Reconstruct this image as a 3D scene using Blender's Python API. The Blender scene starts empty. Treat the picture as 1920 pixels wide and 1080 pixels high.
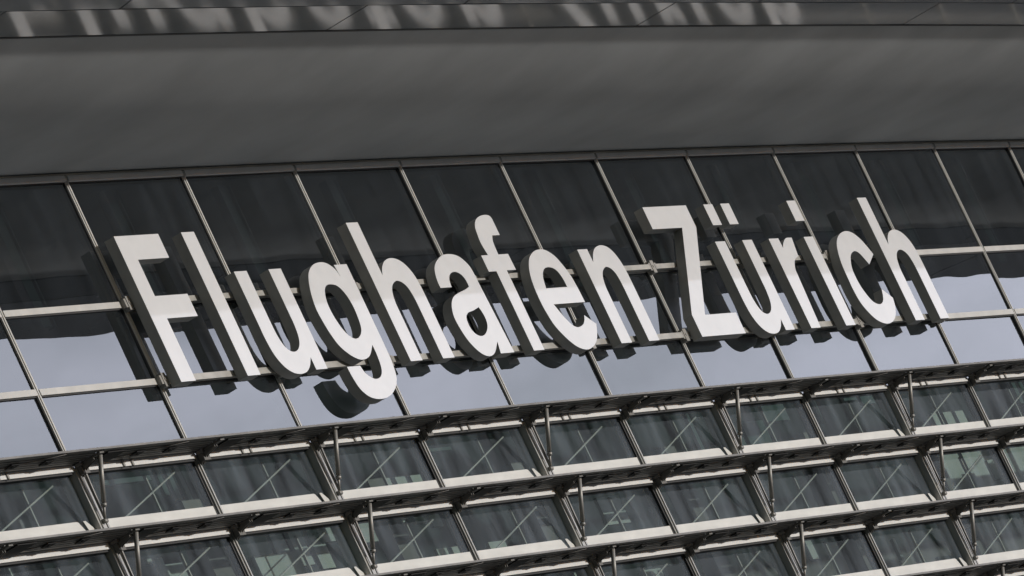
import bpy, bmesh, math, random
from mathutils import Matrix, Vector
R = math.radians
random.seed(7)
scene = bpy.context.scene
COL = scene.collection

# ------------------------------------------------------------------ camera
GZ = 25.1                       # height of the top of the glazing above the ground (z = 0)
cam_d = bpy.data.cameras.new('camera'); cam = bpy.data.objects.new('camera', cam_d); COL.objects.link(cam)
right = Vector((0.44882966, -0.78767264, -0.42204709))
down = Vector((-0.03054447, 0.45849216, -0.88817339))
fwd = Vector((0.89309516, 0.41152977, 0.18172583))
m = Matrix((right, -down, -fwd)).transposed().to_4x4()
m.translation = Vector((-106.5365, -48.4525, -23.3834 + GZ))
cam.matrix_world = m
cam_d.sensor_width = 36.0
cam_d.lens = 36.0 * 16196.4 / 1920.0
cam_d.clip_start = 1.0; cam_d.clip_end = 6000.0
scene.camera = cam

# ------------------------------------------------------------------ sky, sun, exposure
SUN_EL, SUN_AZ = 3.2, 20.0     # azimuth measured from the facade's outward normal to the right
w = bpy.data.worlds.new("World"); scene.world = w; w.use_nodes = True
nt = w.node_tree; bg = nt.nodes['Background']
sky = nt.nodes.new('ShaderNodeTexSky'); sky.sky_type = 'NISHITA'; sky.sun_disc = False
sky.sun_elevation = R(SUN_EL); sky.sun_rotation = R(180 - SUN_AZ)
sky.air_density = 1.0; sky.dust_density = 1.0; sky.ozone_density = 2.0
# bright bank of thin cloud, added front right so the glass reflects pale sky
geo = nt.nodes.new('ShaderNodeTexCoord')
dp = nt.nodes.new('ShaderNodeVectorMath'); dp.operation = 'DOT_PRODUCT'; dp.inputs[1].default_value = Vector((0.88, -0.42, 0.22)).normalized()
nt.links.new(geo.outputs['Generated'], dp.inputs[0])
mr = nt.nodes.new('ShaderNodeMapRange'); mr.interpolation_type = 'SMOOTHSTEP'
mr.inputs[1].default_value = 0.72; mr.inputs[2].default_value = 0.97; nt.links.new(dp.outputs['Value'], mr.inputs[0])
mp = nt.nodes.new('ShaderNodeMapping'); mp.inputs['Scale'].default_value = (1, 1, 3.5); nt.links.new(geo.outputs['Generated'], mp.inputs[0])
cn = nt.nodes.new('ShaderNodeTexNoise'); cn.inputs['Scale'].default_value = 14; cn.inputs['Detail'].default_value = 7; nt.links.new(mp.outputs[0], cn.inputs['Vector'])
cr = nt.nodes.new('ShaderNodeMapRange'); cr.inputs[1].default_value = 0.25; cr.inputs[2].default_value = 0.6; cr.inputs[3].default_value = 0.62; nt.links.new(cn.outputs[0], cr.inputs[0])
cm = nt.nodes.new('ShaderNodeMath'); cm.operation = 'MULTIPLY'; nt.links.new(mr.outputs[0], cm.inputs[0]); nt.links.new(cr.outputs[0], cm.inputs[1])
cx = nt.nodes.new('ShaderNodeMix'); cx.data_type = 'RGBA'; cx.inputs[7].default_value = (9.0, 9.1, 10.4, 1)
nt.links.new(cm.outputs[0], cx.inputs[0]); nt.links.new(sky.outputs[0], cx.inputs[6])
nt.links.new(cx.outputs[2], bg.inputs[0]); bg.inputs[1].default_value = 0.15
sd = bpy.data.lights.new('sun', 'SUN'); so = bpy.data.objects.new('sun', sd); COL.objects.link(so)
sd.energy = 2.75; sd.angle = R(1.0); sd.color = (1.0, 0.985, 0.965)
sdir = Vector((math.sin(R(SUN_AZ)) * math.cos(R(SUN_EL)), -math.cos(R(SUN_AZ)) * math.cos(R(SUN_EL)), math.sin(R(SUN_EL))))
so.rotation_euler = sdir.to_track_quat('Z', 'Y').to_euler()
scene.view_settings.view_transform = 'Standard'; scene.view_settings.look = 'None'
scene.view_settings.exposure = 0.0; scene.view_settings.gamma = 1.0

# ------------------------------------------------------------------ the facade's own coordinates
KC = 0.000964471                # curvature of the facade in plan
S = 3.0                         # width of one bay
S0 = 5 * S
def wpt(s, z, o):
    """s along the facade, z below/above the top of the glazing, o outwards"""
    a = (s - S0) * KC
    return Vector((math.sin(a) / KC + math.sin(a) * o, (1 - math.cos(a)) / KC - math.cos(a) * o, z + GZ))
def frame(s, z=0.0):
    """local axes: x along, y into the building, z up"""
    a = (s - S0) * KC
    mt = Matrix.Rotation(a, 4, 'Z'); mt.translation = wpt(s, z, 0); return mt

# ------------------------------------------------------------------ materials
def mat(name, base, rough=0.5, metal=0.0, coat=0.0, noise=0.0, scale=3.0, bump=0.0, stretch=(1, 1, 1), coat_rough=0.05, spec=0.5, coat_ior=1.5):
    mt = bpy.data.materials.new(name); mt.use_nodes = True; t = mt.node_tree; b = t.nodes['Principled BSDF']
    b.inputs['Base Color'].default_value = (*base, 1); b.inputs['Roughness'].default_value = rough
    b.inputs['Metallic'].default_value = metal; b.inputs['Coat Weight'].default_value = coat
    b.inputs['Coat Roughness'].default_value = coat_rough; b.inputs['Coat IOR'].default_value = coat_ior; b.inputs['Specular IOR Level'].default_value = spec
    if noise or bump:
        tc = t.nodes.new('ShaderNodeTexCoord'); mp = t.nodes.new('ShaderNodeMapping'); mp.inputs['Scale'].default_value = stretch
        n = t.nodes.new('ShaderNodeTexNoise'); n.inputs['Scale'].default_value = scale; n.inputs['Detail'].default_value = 6
        t.links.new(tc.outputs['Object'], mp.inputs[0]); t.links.new(mp.outputs[0], n.inputs['Vector'])
        if noise:
            r = t.nodes.new('ShaderNodeMapRange'); r.inputs[1].default_value = 0.3; r.inputs[2].default_value = 0.7
            r.inputs[3].default_value = 1 - noise; r.inputs[4].default_value = 1 + noise
            mx = t.nodes.new('ShaderNodeMix'); mx.data_type = 'RGBA'; mx.blend_type = 'MULTIPLY'; mx.inputs[0].default_value = 1
            mx.inputs[6].default_value = (*base, 1)
            t.links.new(n.outputs[0], r.inputs[0]); t.links.new(r.outputs[0], mx.inputs[7]); t.links.new(mx.outputs[2], b.inputs['Base Color'])
        if bump:
            bp = t.nodes.new('ShaderNodeBump'); bp.inputs['Strength'].default_value = bump; bp.inputs['Distance'].default_value = 0.02
            t.links.new(n.outputs[0], bp.inputs['Height']); t.links.new(bp.outputs[0], b.inputs['Normal'])
    return mt

def glass(name, tint, refl, rcol=(1, 1, 1), rough=0.0, wave=0.0, dirt_haze=0.04):
    mt = bpy.data.materials.new(name); mt.use_nodes = True; t = mt.node_tree
    t.nodes.remove(t.nodes['Principled BSDF']); out = t.nodes['Material Output']
    tr = t.nodes.new('ShaderNodeBsdfTransparent'); tr.inputs[0].default_value = (*tint, 1)
    gl = t.nodes.new('ShaderNodeBsdfGlossy'); gl.inputs['Color'].default_value = (*rcol, 1); gl.inputs['Roughness'].default_value = rough
    mx = t.nodes.new('ShaderNodeMixShader')
    fr = t.nodes.new('ShaderNodeFresnel'); fr.inputs[0].default_value = 1.5
    ma = t.nodes.new('ShaderNodeMath'); ma.operation = 'MULTIPLY_ADD'; ma.inputs[1].default_value = 0.9; ma.inputs[2].default_value = refl
    ma.use_clamp = True
    gm = t.nodes.new('ShaderNodeNewGeometry'); inv = t.nodes.new('ShaderNodeMath'); inv.operation = 'SUBTRACT'; inv.inputs[0].default_value = 1.0
    mu2 = t.nodes.new('ShaderNodeMath'); mu2.operation = 'MULTIPLY'
    t.links.new(gm.outputs['Backfacing'], inv.inputs[1]); t.links.new(fr.outputs[0], ma.inputs[0])
    t.links.new(ma.outputs[0], mu2.inputs[0]); t.links.new(inv.outputs[0], mu2.inputs[1]); t.links.new(mu2.outputs[0], mx.inputs[0])
    t.links.new(tr.outputs[0], mx.inputs[1]); t.links.new(gl.outputs[0], mx.inputs[2]); 
    # thin dirty film with rain streaks, doubling as painted bluish haze on dark glass
    tc2 = t.nodes.new('ShaderNodeTexCoord'); mp2 = t.nodes.new('ShaderNodeMapping'); mp2.inputs['Scale'].default_value = (2.2, 1, 0.35)
    oi2 = t.nodes.new('ShaderNodeObjectInfo'); t.links.new(tc2.outputs['Object'], mp2.inputs[0]); t.links.new(oi2.outputs['Random'], mp2.inputs['Location'])
    n2 = t.nodes.new('ShaderNodeTexNoise'); n2.inputs['Scale'].default_value = 1.3; n2.inputs['Detail'].default_value = 5; t.links.new(mp2.outputs[0], n2.inputs['Vector'])
    r2 = t.nodes.new('ShaderNodeMapRange'); r2.inputs[1].default_value = 0.35; r2.inputs[2].default_value = 0.75; r2.inputs[3].default_value = 0.004; r2.inputs[4].default_value = dirt_haze
    t.links.new(n2.outputs[0], r2.inputs[0])
    df = t.nodes.new('ShaderNodeBsdfDiffuse'); df.inputs[0].default_value = (0.50, 0.56, 0.66, 1)
    mx2 = t.nodes.new('ShaderNodeMixShader'); t.links.new(r2.outputs[0], mx2.inputs[0]); t.links.new(mx.outputs[0], mx2.inputs[1]); t.links.new(df.outputs[0], mx2.inputs[2])
    t.links.new(mx2.outputs[0], out.inputs[0])
    # panes bow a little and carry faint dirt
    tc = t.nodes.new('ShaderNodeTexCoord'); n = t.nodes.new('ShaderNodeTexNoise'); n.inputs['Scale'].default_value = 0.55; n.inputs['Detail'].default_value = 1
    oi = t.nodes.new('ShaderNodeObjectInfo'); ad = t.nodes.new('ShaderNodeVectorMath'); ad.operation = 'ADD'
    mu = t.nodes.new('ShaderNodeMath'); mu.operation = 'MULTIPLY'; mu.inputs[1].default_value = 60
    t.links.new(oi.outputs['Random'], mu.inputs[0]); t.links.new(tc.outputs['Object'], ad.inputs[0]); t.links.new(mu.outputs[0], ad.inputs[1])
    t.links.new(ad.outputs[0], n.inputs['Vector'])
    bp = t.nodes.new('ShaderNodeBump'); bp.inputs['Strength'].default_value = wave; bp.inputs['Distance'].default_value = 0.02
    t.links.new(n.outputs[0], bp.inputs['Height']); t.links.new(bp.outputs[0], gl.inputs['Normal'])
    return mt

M = dict(
    face=mat('white enamel letter face', (0.66, 0.662, 0.665), 0.4, coat=1.0, noise=0.03, scale=4, coat_rough=0.03, coat_ior=1.48),
    side=mat('grey letter return', (0.33, 0.33, 0.315), 0.45, noise=0.08, scale=6),
    back=mat('black letter back', (0.02, 0.02, 0.022), 0.7, spec=0.1),
    alu=mat('anodised aluminium', (0.47, 0.46, 0.43), 0.42, metal=0.2, noise=0.10, scale=3, stretch=(1, 1, .2)),
    alulow=mat('weathered mullion aluminium', (0.36, 0.355, 0.335), 0.4, metal=0.25, noise=0.2, scale=3, stretch=(6, 1, .3)),
    gasket=mat('black rubber gasket', (0.02, 0.02, 0.02), 0.6),
    rail=mat('galvanised rail', (0.36, 0.35, 0.32), 0.45, metal=0.4, noise=0.18, scale=5),
    steel=mat('weathered steel', (0.26, 0.25, 0.23), 0.5, metal=0.3, noise=0.2, scale=5),
    armm=mat('dark bracket steel', (0.13, 0.125, 0.115), 0.6, noise=0.2, scale=6),
    louvre=mat('brown grey sunshade metal', (0.15, 0.144, 0.134), 0.5, metal=0.2, noise=0.25, scale=4, stretch=(1, 3, 3)),
    dark=mat('dark opening', (0.012, 0.012, 0.012), 0.8),
    sill=mat('cream sill panel', (0.57, 0.565, 0.53), 0.5, noise=0.10, scale=2, stretch=(1, 1, 3)),
    white=mat('white painted transom', (0.66, 0.655, 0.63), 0.45, noise=0.06, scale=3),
    soffit=mat('grey plaster soffit', (0.45, 0.46, 0.455), 0.7, noise=0.13, scale=0.6, bump=0.25, spec=0.2),
    joint=mat('brown joint', (0.30, 0.27, 0.22), 0.8, noise=0.3, scale=2, stretch=(1, 1, 20)),
    metalpanel=mat('satin metal roof edge panel', (0.26, 0.268, 0.272), 0.085, noise=0.12, scale=0.7, spec=0.5, bump=0.02),
    roof=mat('grey roof membrane', (0.18, 0.18, 0.18), 0.8, noise=0.1),
    wall=mat('grey cladding', (0.30, 0.30, 0.29), 0.7, noise=0.08, scale=0.6),
    interior=mat('dark interior', (0.085, 0.088, 0.085), 0.8, noise=0.45, scale=0.5),
    floor=mat('interior floor', (0.16, 0.16, 0.15), 0.7),
    blind=mat('pale green partition', (0.235, 0.275, 0.255), 0.6, noise=0.1, scale=1),
    brace=mat('brace paint', (0.27, 0.27, 0.255), 0.5),
    asphalt=mat('asphalt', (0.055, 0.055, 0.055), 0.9, noise=0.25, scale=0.3),
    kerbside=mat('pale concrete paving', (0.26, 0.26, 0.255), 0.85, noise=0.12, scale=0.25),
    glass_hi=glass('coated solar glass', (0.42, 0.50, 0.50), 0.20, (0.92, 0.955, 0.99), wave=0.2, dirt_haze=0.022),
    glass_lo=glass('clear glass', (0.88, 0.92, 0.90), 0.0, (0.20, 0.21, 0.20), wave=0.0, dirt_haze=0.10),
)

# ------------------------------------------------------------------ helpers
def link(name, me, parent=None, mt=None):
    o = bpy.data.objects.new(name, me); COL.objects.link(o)
    if parent: o.parent = parent
    if mt is not None and me is not None: me.materials.append(mt)
    return o
def empty(name, loc, label, cat):
    o = bpy.data.objects.new(name, None); COL.objects.link(o); o.location = loc
    o['label'] = label; o['category'] = cat; o.empty_display_size = 1; return o
def bx(bm, x0, x1, y0, y1, z0, z1, mi=0):
    v = [bm.verts.new((x, y, z)) for z in (z0, z1) for y in (y0, y1) for x in (x0, x1)]
    for q in ((0, 2, 3, 1), (4, 5, 7, 6), (0, 1, 5, 4), (2, 6, 7, 3), (0, 4, 6, 2), (1, 3, 7, 5)):
        f = bm.faces.new([v[i] for i in q]); f.material_index = mi
def bar(bm, a, b, wd, hg=None, up=(0, 0, 1), mi=0):
    a, b = Vector(a), Vector(b); hg = hg or wd; d = (b - a).normalized(); u = Vector(up)
    if abs(d.dot(u)) > 0.99: u = Vector((1, 0, 0))
    x = d.cross(u).normalized(); y = x.cross(d)
    v = [bm.verts.new(p + x * sx * wd / 2 + y * sy * hg / 2) for p in (a, b) for sx, sy in ((-1, -1), (1, -1), (1, 1), (-1, 1))]
    for q in ((3, 2, 1, 0), (4, 5, 6, 7), (0, 1, 5, 4), (1, 2, 6, 5), (2, 3, 7, 6), (3, 0, 4, 7)):
        f = bm.faces.new([v[i] for i in q]); f.material_index = mi
def tube(bm, a, b, r, n=10, mi=0):
    a, b = Vector(a), Vector(b); d = (b - a).normalized(); u = Vector((0, 0, 1)) if abs(d.z) < 0.9 else Vector((1, 0, 0))
    x = d.cross(u).normalized(); y = x.cross(d)
    ra, rb = [[bm.verts.new(p + (x * math.cos(t) + y * math.sin(t)) * r) for t in [2 * math.pi * i / n for i in range(n)]] for p in (a, b)]
    for i in range(n):
        f = bm.faces.new((ra[i], ra[(i + 1) % n], rb[(i + 1) % n], rb[i])); f.smooth = True; f.material_index = mi
    bm.faces.new(ra).material_index = mi; bm.faces.new(rb[::-1]).material_index = mi
def done(bm, name, *mts):
    bmesh.ops.recalc_face_normals(bm, faces=bm.faces[:])
    me = bpy.data.meshes.new(name); bm.to_mesh(me); bm.free()
    for x in mts: me.materials.append(x)
    return me
def strip(name, prof, s0, s1, ds, mt, parent, smooth=False, close=True):
    """sweep a closed (o, z) profile along the curved facade"""
    bm = bmesh.new(); n = int(math.ceil((s1 - s0) / ds)); rows = []
    for i in range(n + 1):
        s = s0 + (s1 - s0) * i / n
        rows.append([bm.verts.new(wpt(s, z, o)) for o, z in prof])
    k = len(prof)
    for i in range(n):
        for j in range(k if close else k - 1):
            f = bm.faces.new((rows[i][j], rows[i + 1][j], rows[i + 1][(j + 1) % k], rows[i][(j + 1) % k])); f.smooth = smooth
    if close: bm.faces.new(rows[0]); bm.faces.new(rows[-1][::-1])
    me = done(bm, name, mt)
    return place(link(name, me), parent)
INV = {}
def place(o, parent, mw=None):
    """parent keeping the world position"""
    if mw is not None: o.matrix_world = mw
    if parent is not None:
        mwo = mw if mw is not None else Matrix.Identity(4)
        o.parent = parent
        o.matrix_parent_inverse = Matrix.Translation(-parent.location)
        o.matrix_basis = mwo
    return o
def inst(name, me, parent, mw):
    o = bpy.data.objects.new(name, me); COL.objects.link(o); return place(o, parent, mw)

# ------------------------------------------------------------------ ground
bm = bmesh.new(); v = [bm.verts.new(p) for p in ((-3000, -3000, 0), (3000, -3000, 0), (3000, 3000, 0), (-3000, 3000, 0))]; bm.faces.new(v)
g = link('ground', done(bm, 'ground', M['asphalt'])); g['kind'] = 'structure'
bm = bmesh.new(); bx(bm, -160, 260, -42, 30, 0.004, 0.14)
g = link('pavement', done(bm, 'pavement', M['kerbside'])); g['kind'] = 'structure'

# ------------------------------------------------------------------ terminal building
B = empty('terminal_building', (0, 0, 0), 'grey airport terminal with gridded glass facade, sunshade rows and a wide overhanging roof', 'building')
ZU, ZL, ZT, P = -1.838, -2.916, -3.966, 1.052
I0, I1 = -3, 15                                 # mullion lines built
levels = [0.0, ZU, ZL, ZT]
NR = 5
T = [ZT - P * i for i in range(NR + 1)]

# roof edge: plaster cove, glossy panels, rounded edge
def cove(u): return (0.02 + 3.47 * u, 0.02 + 0.155 * u - 0.15 * math.sin(math.pi * u))
prof = [cove(i / 44) for i in range(45)]
strip('soffit', prof + [(3.49, 0.9), (0.02, 0.9)], -30, 110, 3.0, M['soffit'], B, smooth=False)
strip('soffit_joint', [(0.0, -0.012), (0.07, -0.02), (0.07, 0.0), (0.0, 0.02)], -30, 110, 3.0, M['joint'], B)
strip('shadow_gap', [(3.493, 0.176), (3.527, 0.176), (3.527, 0.20), (3.493, 0.20)], -30, 110, 3.0, M['gasket'], B)
# glossy panels of the roof edge in two rows
PW = 8.8
def panel_mesh(o0, o1, z0, z1):
    bm = bmesh.new(); n = 8
    vs = {}
    for i in range(n + 1):
        for j in range(3):
            x = -PW / 2 + 0.005 + (PW - 0.010) * i / n; t = j / 2
            vs[i, j] = bm.verts.new((x, -(o0 + (o1 - o0) * t), z0 + (z1 - z0) * t ))
    for i in range(n):
        for j in range(2):
            bm.faces.new((vs[i, j], vs[i + 1, j], vs[i + 1, j + 1], vs[i, j + 1]))
    r = bmesh.ops.extrude_face_region(bm, geom=bm.faces[:])
    for e in r['geom']:
        if isinstance(e, bmesh.types.BMVert): e.co.z += 0.05
    return done(bm, 'roof_edge_panel', M['metalpanel'])
pi = panel_mesh(3.53, 4.18, 0.18, 0.18); po = panel_mesh(4.20, 6.13, 0.18, 0.38)
for k in range(-3, 12):
    inst('roof_edge_panel', pi, B, frame(k * PW)); inst('roof_edge_panel', po, B, frame(k * PW + 2.6))
strip('roof_edge_panel', [(3.49, 0.235), (4.19, 0.24), (6.15, 0.445), (6.21, 0.48), (6.23, 0.6), (6.15, 0.9), (3.49, 0.9)], -30, 110, 3.0, M['metalpanel'], B)
strip('roof', [(6.25, 0.9), (6.25, 1.1), (-20, 1.6), (-20, 0.9)], -30, 110, 6.0, M['roof'], B)

# panes
def pane_mesh(h, mt):
    bm = bmesh.new(); bx(bm, 0.041, S - 0.041, 0.012, 0.024, -h + 0.03, -0.03); return done(bm, 'pane', mt)
nwin = 0; extra = []
hs = [(0.0, ZU), (ZU, ZL), (ZL, ZT)] + [(T[i], T[i + 1]) for i in range(NR)]
meshes = [pane_mesh(a - b, M['glass_hi'] if r < 3 else M['glass_lo']) for r, (a, b) in enumerate(hs)]
for r, (a, b) in enumerate(hs):
    for i in range(I0, I1):
        vis = (-1 <= i <= 11 and r < 6)
        o = inst('window_pane', meshes[r], B, frame(i * S, a))
        nwin += 1
        tilt = Matrix.Rotation(R(random.uniform(-.22, .22)), 4, 'X') @ Matrix.Rotation(R(random.uniform(-.25, .25)), 4, 'Z')
        o.matrix_basis = frame(i * S, a) @ tilt
        if not vis: extra.append(o)
# panes beyond the hundred largest join into one
bm = bmesh.new()
for o in extra:
    n0 = len(bm.verts); bm.from_mesh(o.data); bm.verts.ensure_lookup_table()
    for vv in bm.verts[n0:]:
        vv.co = o.matrix_basis @ vv.co
        for f in vv.link_faces: f.material_index = 0 if o.data.materials[0] is M['glass_hi'] else 1
    bpy.data.objects.remove(o)
me = done(bm, 'window_panes', M['glass_hi'], M['glass_lo'])
o = place(link('window_panes', me), B); o['kind'] = 'stuff'

# mullions
def mull_hi():
    bm = bmesh.new()
    bx(bm, -0.040, 0.040, -0.022, 0.14, ZT, 0.0)
    bx(bm, -0.012, 0.012, -0.034, -0.022, ZT, -0.02)
    return done(bm, 'mullion', M['alu'])
def gask():
    bm = bmesh.new(); bx(bm, -0.052, -0.041, -0.006, 0.06, ZT, -0.01); bx(bm, 0.041, 0.050, -0.006, 0.06, ZT, -0.01); return done(bm, 'gasket', M['gasket'])
mh, mg = mull_hi(), gask()
def mull_lo(thick):
    bm = bmesh.new(); z0 = T[-1]; z1 = ZT - 0.004
    if thick:
        bx(bm, -0.10, 0.035, -0.085, 0.16, z0, z1); bx(bm, 0.06, 0.10, -0.06, 0.16, z0, z1); bx(bm, 0.13, 0.165, -0.06, 0.16, z0, z1); bx(bm, -0.06, -0.02, -0.10, -0.085, z0, z1)
        bx(bm, 0.035, 0.06, -0.02, 0.1, z0, z1, 1); bx(bm, 0.10, 0.13, -0.02, 0.1, z0, z1, 1)
    else:
        bx(bm, -0.048, 0.048, -0.035, 0.14, z0, z1); bx(bm, -0.014, 0.014, -0.055, -0.035, z0, z1)
        bx(bm, -0.085, -0.056, -0.012, 0.08, z0, z1, 1)
    return done(bm, 'mullion', M['alulow'], M['gasket'])
mt_, mn_ = mull_lo(True), mull_lo(False)
for i in range(I0, I1 + 1):
    a = inst('mullion', mh, B, frame(i * S)); inst('gasket', mg, a, frame(i * S)).parent = a
    for c in a.children: c.matrix_parent_inverse = Matrix.Identity(4); c.matrix_basis = Matrix.Identity(4)
    inst('mullion', mt_ if i % 2 == 0 else mn_, B, frame(i * S))

# transoms, one length per bay
def transom(h, d, mt, shadow=True):
    bm = bmesh.new(); bx(bm, 0.042, S - 0.042, -d, 0.10, -h / 2, h / 2)
    bx(bm, 0.068, S - 0.068, -0.008, 0.05, -h / 2 - 0.014, -h / 2, 1)
    return done(bm, 'transom', mt, M['gasket'])
t_top = transom(0.10, 0.045, M['white']); t_mid = transom(0.085, 0.035, M['alu'])
def t_low():
    bm = bmesh.new(); bx(bm, 0.17, S - 0.105, -0.08, 0.10, -0.052, 0.030); bx(bm, 0.17, S - 0.105, -0.05, 0.08, -0.075, -0.052, 1)
    return done(bm, 'transom', M['white'], M['gasket'])
tl = t_low()
def t_sill(shadow_cut):
    bm = bmesh.new(); x0 = 0.17 if not shadow_cut else 0.088
    def poly(pts):
        a = [bm.verts.new((x, -0.004, z)) for x, z in pts]; b = [bm.verts.new((x, 0.010, z)) for x, z in pts]
        bm.faces.new(a); bm.faces.new(b[::-1])
        for k in range(len(pts)): bm.faces.new((a[k], a[(k + 1) % len(pts)], b[(k + 1) % len(pts)], b[k]))
    if shadow_cut:  # corner left out to imitate the cast shadow, lit sliver kept as own piece
        poly([(x0, 0.06), (S - 0.20, 0.06), (S - 0.42, 0.365), (S - 0.46, 0.375), (x0, 0.37)])
        poly([(S - 0.19, 0.06), (S - 0.105, 0.06), (S - 0.105, 0.26), (S - 0.24, 0.375), (S - 0.30, 0.375)])
    else: poly([(x0, 0.06), (S - 0.085, 0.06), (S - 0.085, 0.37), (x0, 0.37)])
    return done(bm, 'sill_panel', M['sill'])
ts = {1: t_sill(True), 0: t_sill(False)}
for i in range(I0, I1):
    inst('transom', t_top, B, frame(i * S, -0.045)); inst('transom', t_mid, B, frame(i * S, ZU)); inst('transom', t_mid, B, frame(i * S, ZL))
    for r in range(NR + 1):
        inst('transom', tl, B, frame(i * S, T[r]))
        if r: inst('sill_panel', ts[i % 2], B, frame(i * S, T[r]))

# sunshades: one bay long each, hung on arms at the mullions
DS = 0.53
def shade():
    bm = bmesh.new(); z = 0.005
    bx(bm, 0.0, S - 0.006, -DS, -DS + 0.03, z + 0.022, z + 0.050)            # nosing
    bx(bm, 0.0, S - 0.006, -DS + 0.032, -DS + 0.10, z + 0.026, z + 0.036)
    for k in range(6):                                                       # lengthwise slats
        y = -DS + 0.12 + k * 0.062
        bx(bm, 0.03, S - 0.03, y, y + 0.046, z + 0.024, z + 0.033)
    bx(bm, 0.02, S - 0.02, -DS + 0.03, -0.03, z + 0.034, z + 0.038)          # dust sheet over the slats
    bar(bm, (0.25, -0.10, z + 0.019), (S - 0.85, -DS + 0.05, z + 0.019), 0.02, 0.008)       # diagonal tie
    return done(bm, 'sunshade', M['louvre'])
def arm():
    bm = bmesh.new(); z = 0.0
    # tapered plate arm below the shade
    for x0 in (-0.035, 0.02):
        pts = [(-0.07, z), (-0.36, z), (-0.36, z - 0.03), (-0.20, z - 0.07), (-0.07, z - 0.15)]
        a = [bm.verts.new((x0, y, q)) for y, q in pts]; b = [bm.verts.new((x0 + 0.015, y, q)) for y, q in pts]
        bm.faces.new(a); bm.faces.new(b[::-1])
        for k in range(5): bm.faces.new((a[k], a[(k + 1) % 5], b[(k + 1) % 5], b[k]))
    bx(bm, -0.10, 0.17, -0.20, -0.105, z - 0.02, z + 0.02); bx(bm, -0.06, 0.10, -0.17, -0.105, z - 0.12, z - 0.02)
    bx(bm, -0.05, 0.05, -0.48, -0.205, z - 0.0, z + 0.018)
    return done(bm, 'arm', M['armm'])
def hanger():
    bm = bmesh.new()
    bx(bm, -0.10, 0.10, -0.36, -0.24, 0.008, 0.022); tube(bm, (0, -0.30, 0.008), (0, -0.30, 0.0), 0.03)
    return done(bm, 'hanger', M['dark'])
def slot():
    bm = bmesh.new(); bx(bm, 0.22, 0.66, -0.44, -0.12, 0.010, 0.022); return done(bm, 'slot', M['dark'])
def clip():
    bm = bmesh.new(); bx(bm, -0.018, 0.018, -0.10, -0.0815, -0.055, 0.036); tube(bm, (0, -0.09, -0.065), (0, -0.09, -0.055), 0.014); return done(bm, 'clip', M['steel'])
def strut():
    bm = bmesh.new()
    a, b = Vector((0.04, -0.42, 0.0)), Vector((0.0, -0.12, -0.75))
    tube(bm, a, a + (b - a) * 0.72, 0.030); tube(bm, a + (b - a) * 0.72, b, 0.017)
    tube(bm, a + (b - a) * 0.73, a + (b - a) * 0.78, 0.036); tube(bm, b - Vector((0.04, 0, 0)), b + Vector((0.04, 0, 0)), 0.03)
    bar(bm, (0.03, -0.14, 0.0), (0.01, -0.13, -0.70), 0.026)
    return done(bm, 'strut', M['steel'])
ms, ma, mhg, mc, mst, mslot = shade(), arm(), hanger(), clip(), strut(), slot()
for r in range(NR + 1):
    for i in range(I0, I1):
        f = frame(i * S, T[r]); a = inst('sunshade', ms, B, f)
        def sub(nm, me_, x=0.0):
            c = bpy.data.objects.new(nm, me_); COL.objects.link(c); c.parent = a; c.location = (x, 0, 0); return c
        sub('arm', ma)
        for q in (1.15, 1.95): sub('hanger', mhg, q)
        sub('slot', mslot)
        if r == 0: sub('clip', mc, 1.10); sub('clip', mc, 1.32)
        if i % 2 == 0: sub('strut', mst)

# braces just behind the lower glass
def brace():
    bm = bmesh.new(); h = P
    bar(bm, (0.85, 0.20, -h + 0.36), (2.74, 0.20, -0.10), 0.024, 0.02)
    bar(bm, (2.17, 0.30, -h + 0.2), (2.17, 0.30, -0.05), 0.035, 0.03)
    return done(bm, 'brace', M['brace'])
mb = brace()
for r in range(NR):
    for i in range(-2, 13): inst('brace', mb, B, frame(i * S, T[r]))

# rooms behind the glass
strip('back_wall', [(-6.0, -24), (-6.0, 0.85), (-6.4, 0.85), (-6.4, -24)], -30, 110, 6, M['interior'], B)
for zf in (0.6, -18.0):
    strip('floor_slab', [(-0.25, zf - 0.0), (-0.25, zf - 0.25), (-5.99, zf - 0.25), (-5.99, zf)], -30, 110, 6, M['floor'], B)
rr = random.Random(11)
for k in range(-3, 26):
    s = k * 1.5 + rr.uniform(-.4, .4)
    bm = bmesh.new()
    x = rr.uniform(.12, .28); bx(bm, -x, x, 0.9, 0.9 + x, T[3] + 0.1, ZT - 0.22); me = done(bm, 'column', M['interior'])
    if k % 3 == 0: inst('column', me, B, frame(s))
for k in range(64):
    s = rr.uniform(-12, 36); y = rr.uniform(.5, 3.2); z0 = rr.uniform(T[3], ZT + 0.48 * y)
    bm = bmesh.new(); w_ = rr.choice([.12, .3, .6, 1.0]) * rr.uniform(.7, 1.3); h_ = rr.choice([.06, .35, .5, .8]) * rr.uniform(.7, 1.2)
    n = rr.choice([1, 1, 2, 3])
    for j in range(n): bx(bm, j * (w_ + .15), j * (w_ + .15) + w_, y, y + .05, z0 - h_ / 2 - .08 * j, z0 + h_ / 2)
    inst('partition', done(bm, 'partition', M['blind']), B, frame(s))
bm = bmesh.new(); bx(bm, -0.10, 0.12, 0.5, 0.62, ZU, 0.0); bx(bm, 0.2, 0.23, 0.5, 0.62, ZU, 0.0)
me = done(bm, 'blind', M['interior'])
for i in range(-2, 13): inst('blind', me, B, frame(i * S + 1.9))

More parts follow.
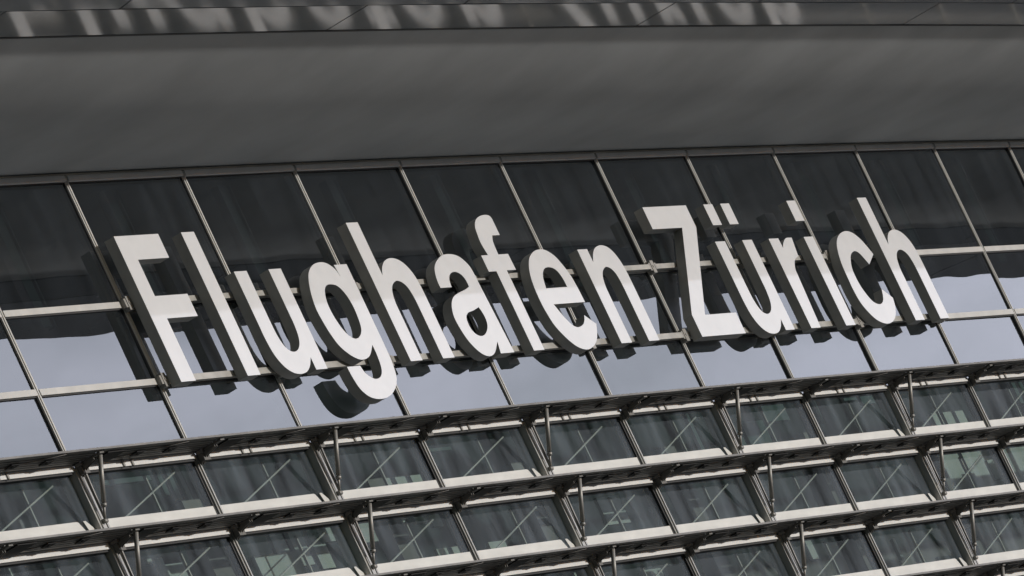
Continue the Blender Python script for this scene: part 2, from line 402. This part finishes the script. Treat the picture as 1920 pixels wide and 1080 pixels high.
# plain body of the terminal below and beside the glazing
strip('wall', [(0.0, T[-1] - 0.1), (-0.4, T[-1] - 0.1), (-0.4, -GZ), (0.0, -GZ)], -30, 110, 6, M['wall'], B)
for s0, s1 in ((-30, I0 * S - 0.08), (I1 * S + 0.08, 110)):
    strip('wall', [(0.0, -0.04), (-0.4, -0.04), (-0.4, T[-1] - 0.09), (0.0, T[-1] - 0.09)], s0, s1, 6, M['wall'], B)
strip('wall', [(-19.6, 0.89), (-20, 0.89), (-20, -GZ), (-19.6, -GZ)], -30, 110, 6, M['wall'], B)
for s in (-30, 109.6):
    strip('wall', [(-0.41, 0.85), (-19.59, 0.85), (-19.59, -GZ), (-0.41, -GZ)], s, s + 0.4, 6, M['wall'], B)

# ------------------------------------------------------------------ the sign
GLYPHS = {
  'F': (3.054, [
    [(0.000,-1.000,1), (1.127,-1.000,1), (1.127,-1.341,1), (0.331,-1.341,1), (0.331,-1.856,1), (1.161,-1.856,1), (1.161,-2.173,1), (0.372,-2.173,1), (0.372,-3.050,1), (0.000,-3.050,1)],
  ]),
  'l': (4.771, [
    [(0.000,-1.000,1), (0.336,-1.000,1), (0.336,-3.050,1), (0.000,-3.050,1)],
  ]),
  'g': (7.336, [
    [(1.052,-1.779,1), (0.998,-1.659,0), (0.856,-1.569,0), (0.683,-1.544,0), (0.460,-1.575,0), (0.265,-1.672,0), (0.143,-1.811,0), (0.048,-2.002,0), (0.000,-2.208,0), (0.022,-2.403,0), (0.067,-2.573,0), (0.145,-2.732,0), (0.281,-2.855,0), (0.450,-2.941,0), (0.622,-2.968,0), (0.838,-2.920,0), (1.044,-2.772,1), (1.040,-2.916,0), (1.012,-3.058,0), (0.958,-3.160,0), (0.855,-3.233,0), (0.712,-3.255,0), (0.594,-3.220,0), (0.502,-3.158,0), (0.451,-3.050,1), (0.094,-3.050,1), (0.112,-3.210,0), (0.168,-3.368,0), (0.290,-3.478,0), (0.464,-3.532,0), (0.705,-3.538,0), (0.951,-3.485,0), (1.159,-3.378,0), (1.284,-3.253,0), (1.336,-3.112,0), (1.363,-2.944,0), (1.369,-2.669,1), (1.369,-1.595,1), (1.018,-1.595,1)],
    [(0.690,-1.868,0), (0.856,-1.903,0), (0.969,-2.025,0), (1.014,-2.196,0), (1.000,-2.379,0), (0.948,-2.533,0), (0.823,-2.632,0), (0.671,-2.665,0), (0.526,-2.606,0), (0.425,-2.472,0), (0.368,-2.288,0), (0.371,-2.119,0), (0.445,-1.965,0), (0.553,-1.885,0)],
  ]),
  'a': (10.984, [
    [(0.007,-2.032,1), (0.333,-2.032,1), (0.348,-1.951,0), (0.407,-1.873,0), (0.520,-1.820,0), (0.656,-1.814,0), (0.771,-1.859,0), (0.826,-1.941,0), (0.830,-2.042,1), (0.669,-2.083,0), (0.419,-2.128,0), (0.240,-2.182,0), (0.118,-2.264,0), (0.031,-2.381,0), (0.000,-2.499,0), (0.019,-2.647,0), (0.077,-2.809,0), (0.184,-2.947,0), (0.329,-3.044,0), (0.509,-3.075,0), (0.689,-3.023,0), (0.896,-2.871,1), (0.835,-3.050,1), (1.237,-3.050,1), (1.160,-2.034,1), (1.135,-1.777,0), (1.040,-1.652,0), (0.903,-1.574,0), (0.695,-1.544,0), (0.473,-1.560,0), (0.245,-1.640,0), (0.111,-1.729,0), (0.041,-1.833,0), (0.009,-1.939,0)],
    [(0.827,-2.351,1), (0.615,-2.397,0), (0.465,-2.418,0), (0.356,-2.474,0), (0.314,-2.552,0), (0.320,-2.659,0), (0.399,-2.743,0), (0.526,-2.775,0), (0.676,-2.741,0), (0.810,-2.652,0), (0.868,-2.547,0), (0.863,-2.440,0)],
  ]),
  'f': (12.586, [
    [(0.204,-1.595,1), (0.000,-1.595,1), (0.003,-1.842,1), (0.226,-1.842,1), (0.226,-3.050,1), (0.541,-3.050,1), (0.541,-1.839,1), (0.817,-1.839,1), (0.805,-1.595,1), (0.514,-1.595,1), (0.521,-1.484,0), (0.542,-1.389,0), (0.598,-1.307,1), (0.825,-1.307,1), (0.825,-1.054,1), (0.778,-1.007,0), (0.656,-0.994,0), (0.479,-1.013,0), (0.320,-1.070,0), (0.221,-1.162,0), (0.187,-1.256,0), (0.162,-1.411,0)],
  ]),
  'e': (13.680, [
    [(1.317,-2.391,1), (1.301,-2.174,0), (1.265,-1.980,0), (1.178,-1.812,0), (1.065,-1.671,0), (0.901,-1.583,0), (0.734,-1.557,0), (0.523,-1.579,0), (0.310,-1.661,0), (0.171,-1.780,0), (0.073,-1.927,0), (0.016,-2.116,0), (0.000,-2.333,0), (0.022,-2.511,0), (0.083,-2.704,0), (0.208,-2.859,0), (0.358,-2.988,0), (0.526,-3.070,0), (0.745,-3.099,0), (0.994,-3.041,0), (1.183,-2.925,0), (1.346,-2.733,1), (1.105,-2.586,1), (1.043,-2.659,0), (0.940,-2.724,0), (0.769,-2.758,0), (0.633,-2.728,0), (0.512,-2.625,0), (0.428,-2.513,0), (0.350,-2.391,1)],
    [(0.352,-2.146,1), (1.000,-2.146,1), (0.987,-2.012,0), (0.929,-1.900,0), (0.817,-1.844,0), (0.663,-1.834,0), (0.530,-1.873,0), (0.417,-1.979,0)],
  ]),
  'Z': (18.114, [
    [(0.060,-1.000,1), (1.488,-1.000,1), (1.488,-1.351,1), (0.420,-2.718,1), (1.449,-2.718,1), (1.449,-3.050,1), (0.000,-3.050,1), (0.000,-2.702,1), (1.023,-1.348,1), (0.060,-1.348,1)],
  ]),
  'r': (21.821, [
    [(0.000,-1.595,1), (0.335,-1.595,1), (0.343,-1.755,1), (0.442,-1.670,0), (0.594,-1.601,0), (0.748,-1.595,1), (0.806,-1.595,1), (0.727,-1.896,1), (0.578,-1.943,0), (0.488,-2.006,0), (0.408,-2.120,1), (0.323,-3.050,1), (0.000,-3.050,1)],
  ]),
  'c': (23.890, [
    [(0.996,-2.098,1), (1.315,-1.936,1), (1.231,-1.815,0), (1.116,-1.679,0), (0.938,-1.571,0), (0.716,-1.536,0), (0.459,-1.582,0), (0.252,-1.688,0), (0.117,-1.846,0), (0.031,-2.065,0), (0.009,-2.299,0), (0.000,-2.490,0), (0.038,-2.697,0), (0.153,-2.862,0), (0.329,-3.000,0), (0.581,-3.067,0), (0.831,-3.046,0), (1.049,-2.950,0), (1.194,-2.799,0), (1.260,-2.661,1), (1.011,-2.505,1), (0.928,-2.636,0), (0.820,-2.721,0), (0.661,-2.749,0), (0.490,-2.696,0), (0.376,-2.560,0), (0.307,-2.382,0), (0.315,-2.161,0), (0.434,-1.987,0), (0.556,-1.902,0), (0.720,-1.869,0), (0.856,-1.924,0)],
  ]),
  'u': (5.65, [[(0,-1.595,1),(.335,-1.595,1),(.335,-2.35,1),(.345,-2.52,0),(.39,-2.66,0),(.47,-2.745,0),(.59,-2.775,0),(.72,-2.745,0),(.83,-2.66,0),(.895,-2.53,0),(.92,-2.36,1),(.92,-1.595,1),(1.25,-1.595,1),(1.25,-3.05,1),(.945,-3.05,1),(.945,-2.87,1),(.83,-2.985,0),(.68,-3.065,0),(.50,-3.09,0),(.31,-3.06,0),(.15,-2.96,0),(.04,-2.79,0),(0,-2.56,0),(0,-2.36,1)]]),
  'h': (9.215, [[(0,-1.0,1),(.33,-1.0,1),(.33,-1.79,1),(.42,-1.68,0),(.56,-1.59,0),(.75,-1.55,0),(.93,-1.57,0),(1.08,-1.645,0),(1.19,-1.78,0),(1.24,-1.95,0),(1.25,-2.16,1),(1.25,-3.05,1),(.92,-3.05,1),(.92,-2.24,1),(.905,-2.1,0),(.86,-1.98,0),(.76,-1.905,0),(.63,-1.885,0),(.48,-1.94,0),(.38,-2.05,0),(.33,-2.22,1),(.33,-3.05,1),(0,-3.05,1)]]),
  'n': (15.515, [[(0,-1.595,1),(.31,-1.595,1),(.31,-1.80,1),(.42,-1.68,0),(.56,-1.59,0),(.75,-1.55,0),(.93,-1.57,0),(1.06,-1.645,0),(1.15,-1.78,0),(1.195,-1.95,0),(1.205,-2.16,1),(1.205,-3.05,1),(.875,-3.05,1),(.875,-2.24,1),(.865,-2.1,0),(.83,-1.98,0),(.74,-1.905,0),(.62,-1.885,0),(.48,-1.94,0),(.38,-2.05,0),(.33,-2.22,1),(.33,-3.05,1),(0,-3.05,1)]]),
  'i': (23.05, [[(0,-1.595,1),(.335,-1.595,1),(.335,-3.05,1),(0,-3.05,1)]]),
  'dot': (0, [[(0,-1.0,1),(.30,-1.0,1),(.30,-1.335,1),(0,-1.335,1)]]),
}

SG = empty('airport_sign', wpt(15, -3.05, 0.1), 'row of large white capital and small letters on two rails across the glass facade', 'sign')
def spline(c, sub=6):
    n = len(c); out = []
    P_ = [Vector((p[0], p[1])) for p in c]
    for i in range(n):
        a, b = c[i], c[(i + 1) % n]
        out.append(P_[i])
        if a[2] and b[2]: continue
        p0 = P_[i - 1] if not a[2] else P_[i] - (P_[(i + 1) % n] - P_[i]) * 0.3
        p3 = P_[(i + 2) % n] if not b[2] else P_[(i + 1) % n] + (P_[(i + 1) % n] - P_[i]) * 0.3
        # leave straight stems tangentially
        if a[2] and (P_[i - 1] - P_[i]).length > 0.3 and c[i - 1][2]:
            dv = (P_[i] - P_[i - 1]).normalized(); e = P_[(i + 1) % n] - P_[i]
            if dv.dot(e.normalized()) > 0.8: p0 = P_[i] - dv * e.length
        if b[2] and c[(i + 2) % n][2]:
            dv = P_[(i + 2) % n] - P_[(i + 1) % n]
            if dv.length > 0.3:
                e = P_[(i + 1) % n] - P_[i]
                if dv.normalized().dot(e.normalized()) > 0.8: p3 = P_[(i + 1) % n] + dv.normalized() * e.length
        p1, p2 = P_[i], P_[(i + 1) % n]
        for k in range(1, sub):
            t = k / sub
            out.append(0.5 * ((2 * p1) + (p2 - p0) * t + (2 * p0 - 5 * p1 + 4 * p2 - p3) * t * t + (3 * p1 - p0 - 3 * p2 + p3) * t ** 3))
    return out
O_F, O_B = 0.27, 0.118            # front and back of a letter, outwards from the glass
def glyph_mesh(contours):
    cu = bpy.data.curves.new('letter', 'CURVE'); cu.dimensions = '2D'; cu.fill_mode = 'BOTH'
    cu.extrude = (O_F - O_B) / 2
    for c, dx in contours:
        pts = spline(c); sp = cu.splines.new('POLY'); sp.points.add(len(pts) - 1)
        for q, p in zip(sp.points, pts): q.co = (p.x + dx, p.y, 0, 1)
        sp.use_cyclic_u = True
    ob = bpy.data.objects.new('tmp', cu); COL.objects.link(ob)
    dg = bpy.context.evaluated_depsgraph_get(); dg.update()
    me = bpy.data.meshes.new_from_object(ob.evaluated_get(dg)); bpy.data.objects.remove(ob)
    me.name = 'letter'; me.materials.clear()
    for k in ('face', 'side', 'back'): me.materials.append(M[k])
    # curve XY with +Z outwards  ->  local x, z and -y outwards
    me.transform(Matrix(((1, 0, 0, 0), (0, 0, -1, -(O_F + O_B) / 2), (0, 1, 0, 0), (0, 0, 0, 1))))
    bm = bmesh.new(); bm.from_mesh(me); bmesh.ops.recalc_face_normals(bm, faces=bm.faces[:])
    for f in bm.faces:
        f.material_index = 0 if f.normal.y < -0.3 else (2 if f.normal.y > 0.9 else 1); f.smooth = False
    bm.to_mesh(me); bm.free(); return me
seq = [('F', None, 'white capital letter F'), ('l', None, 'narrow white letter l beside the capital F'), ('u', 5.65, 'white letter u between l and g'),
       ('g', None, 'white letter g whose hook drops below the lower rail'), ('h', 9.215, 'white letter h between g and a'), ('a', None, 'white letter a'),
       ('f', None, 'white letter f with crossbar and short hook'), ('e', None, 'white letter e between f and n'), ('n', 15.515, 'white letter n ending the first word'),
       ('Z', None, 'white capital letter Z starting the second word'), ('ue', 19.99, 'white letter u with two dots above it'), ('r', None, 'white letter r between dotted u and i'),
       ('i', 23.05, 'white letter i with its dot'), ('c', None, 'white letter c near the right end'), ('h', 25.59, 'white letter h at the right end of the sign')]
for ch, x0, lab in seq:
    key = 'u' if ch == 'ue' else ch
    gx, cs = GLYPHS[key]; x0 = gx if x0 is None else x0
    cont = [(c, 0.0) for c in cs]
    if ch == 'ue': cont += [(GLYPHS['dot'][1][0], 0.20), (GLYPHS['dot'][1][0], 0.77)]
    if ch == 'i': cont += [(GLYPHS['dot'][1][0], 0.0)]
    o = inst('letter', glyph_mesh(cont), SG, frame(x0)); o['label'] = lab
def rail(name, z, h, s0, s1):
    return strip(name, [(0.05, z - h / 2), (0.100, z - h / 2), (0.100, z + h / 2), (0.05, z + h / 2)], s0, s1, 3.0, M['rail'], SG)
rail('rail', -1.845, 0.075, 3.02, 26.95); rail('rail', -2.925, 0.085, 3.30, 26.95)
bm = bmesh.new()
bx(bm, -0.05, 0.05, -0.108, -0.036, -0.10, 0.09); bx(bm, 0.052, 0.10, -0.112, -0.03, -0.05, 0.05); bx(bm, -0.10, -0.052, -0.10, -0.03, -0.06, 0.06)
tube(bm, (0, -0.116, 0), (0, -0.108, 0), 0.02)
me = done(bm, 'bracket', M['steel'])
for i in range(1, 10):
    for z in (-1.845, -2.925): inst('bracket', me, SG, frame(i * S, z))
# short stand-offs from rails to the letters
bm = bmesh.new(); bx(bm, -0.03, 0.03, -0.1175, -0.1005, -0.05, 0.05); me = done(bm, 'standoff', M['steel'])
for x in (3.25, 4.94, 5.82, 6.73, 8.53, 9.38, 10.3, 12.0, 12.96, 15.7, 16.56, 20.15, 21.07, 21.98, 23.22, 25.75, 26.67):
    for z in ((-1.845, -2.925) if 3.3 < x else (-1.845,)): inst('standoff', me, SG, frame(x, z))
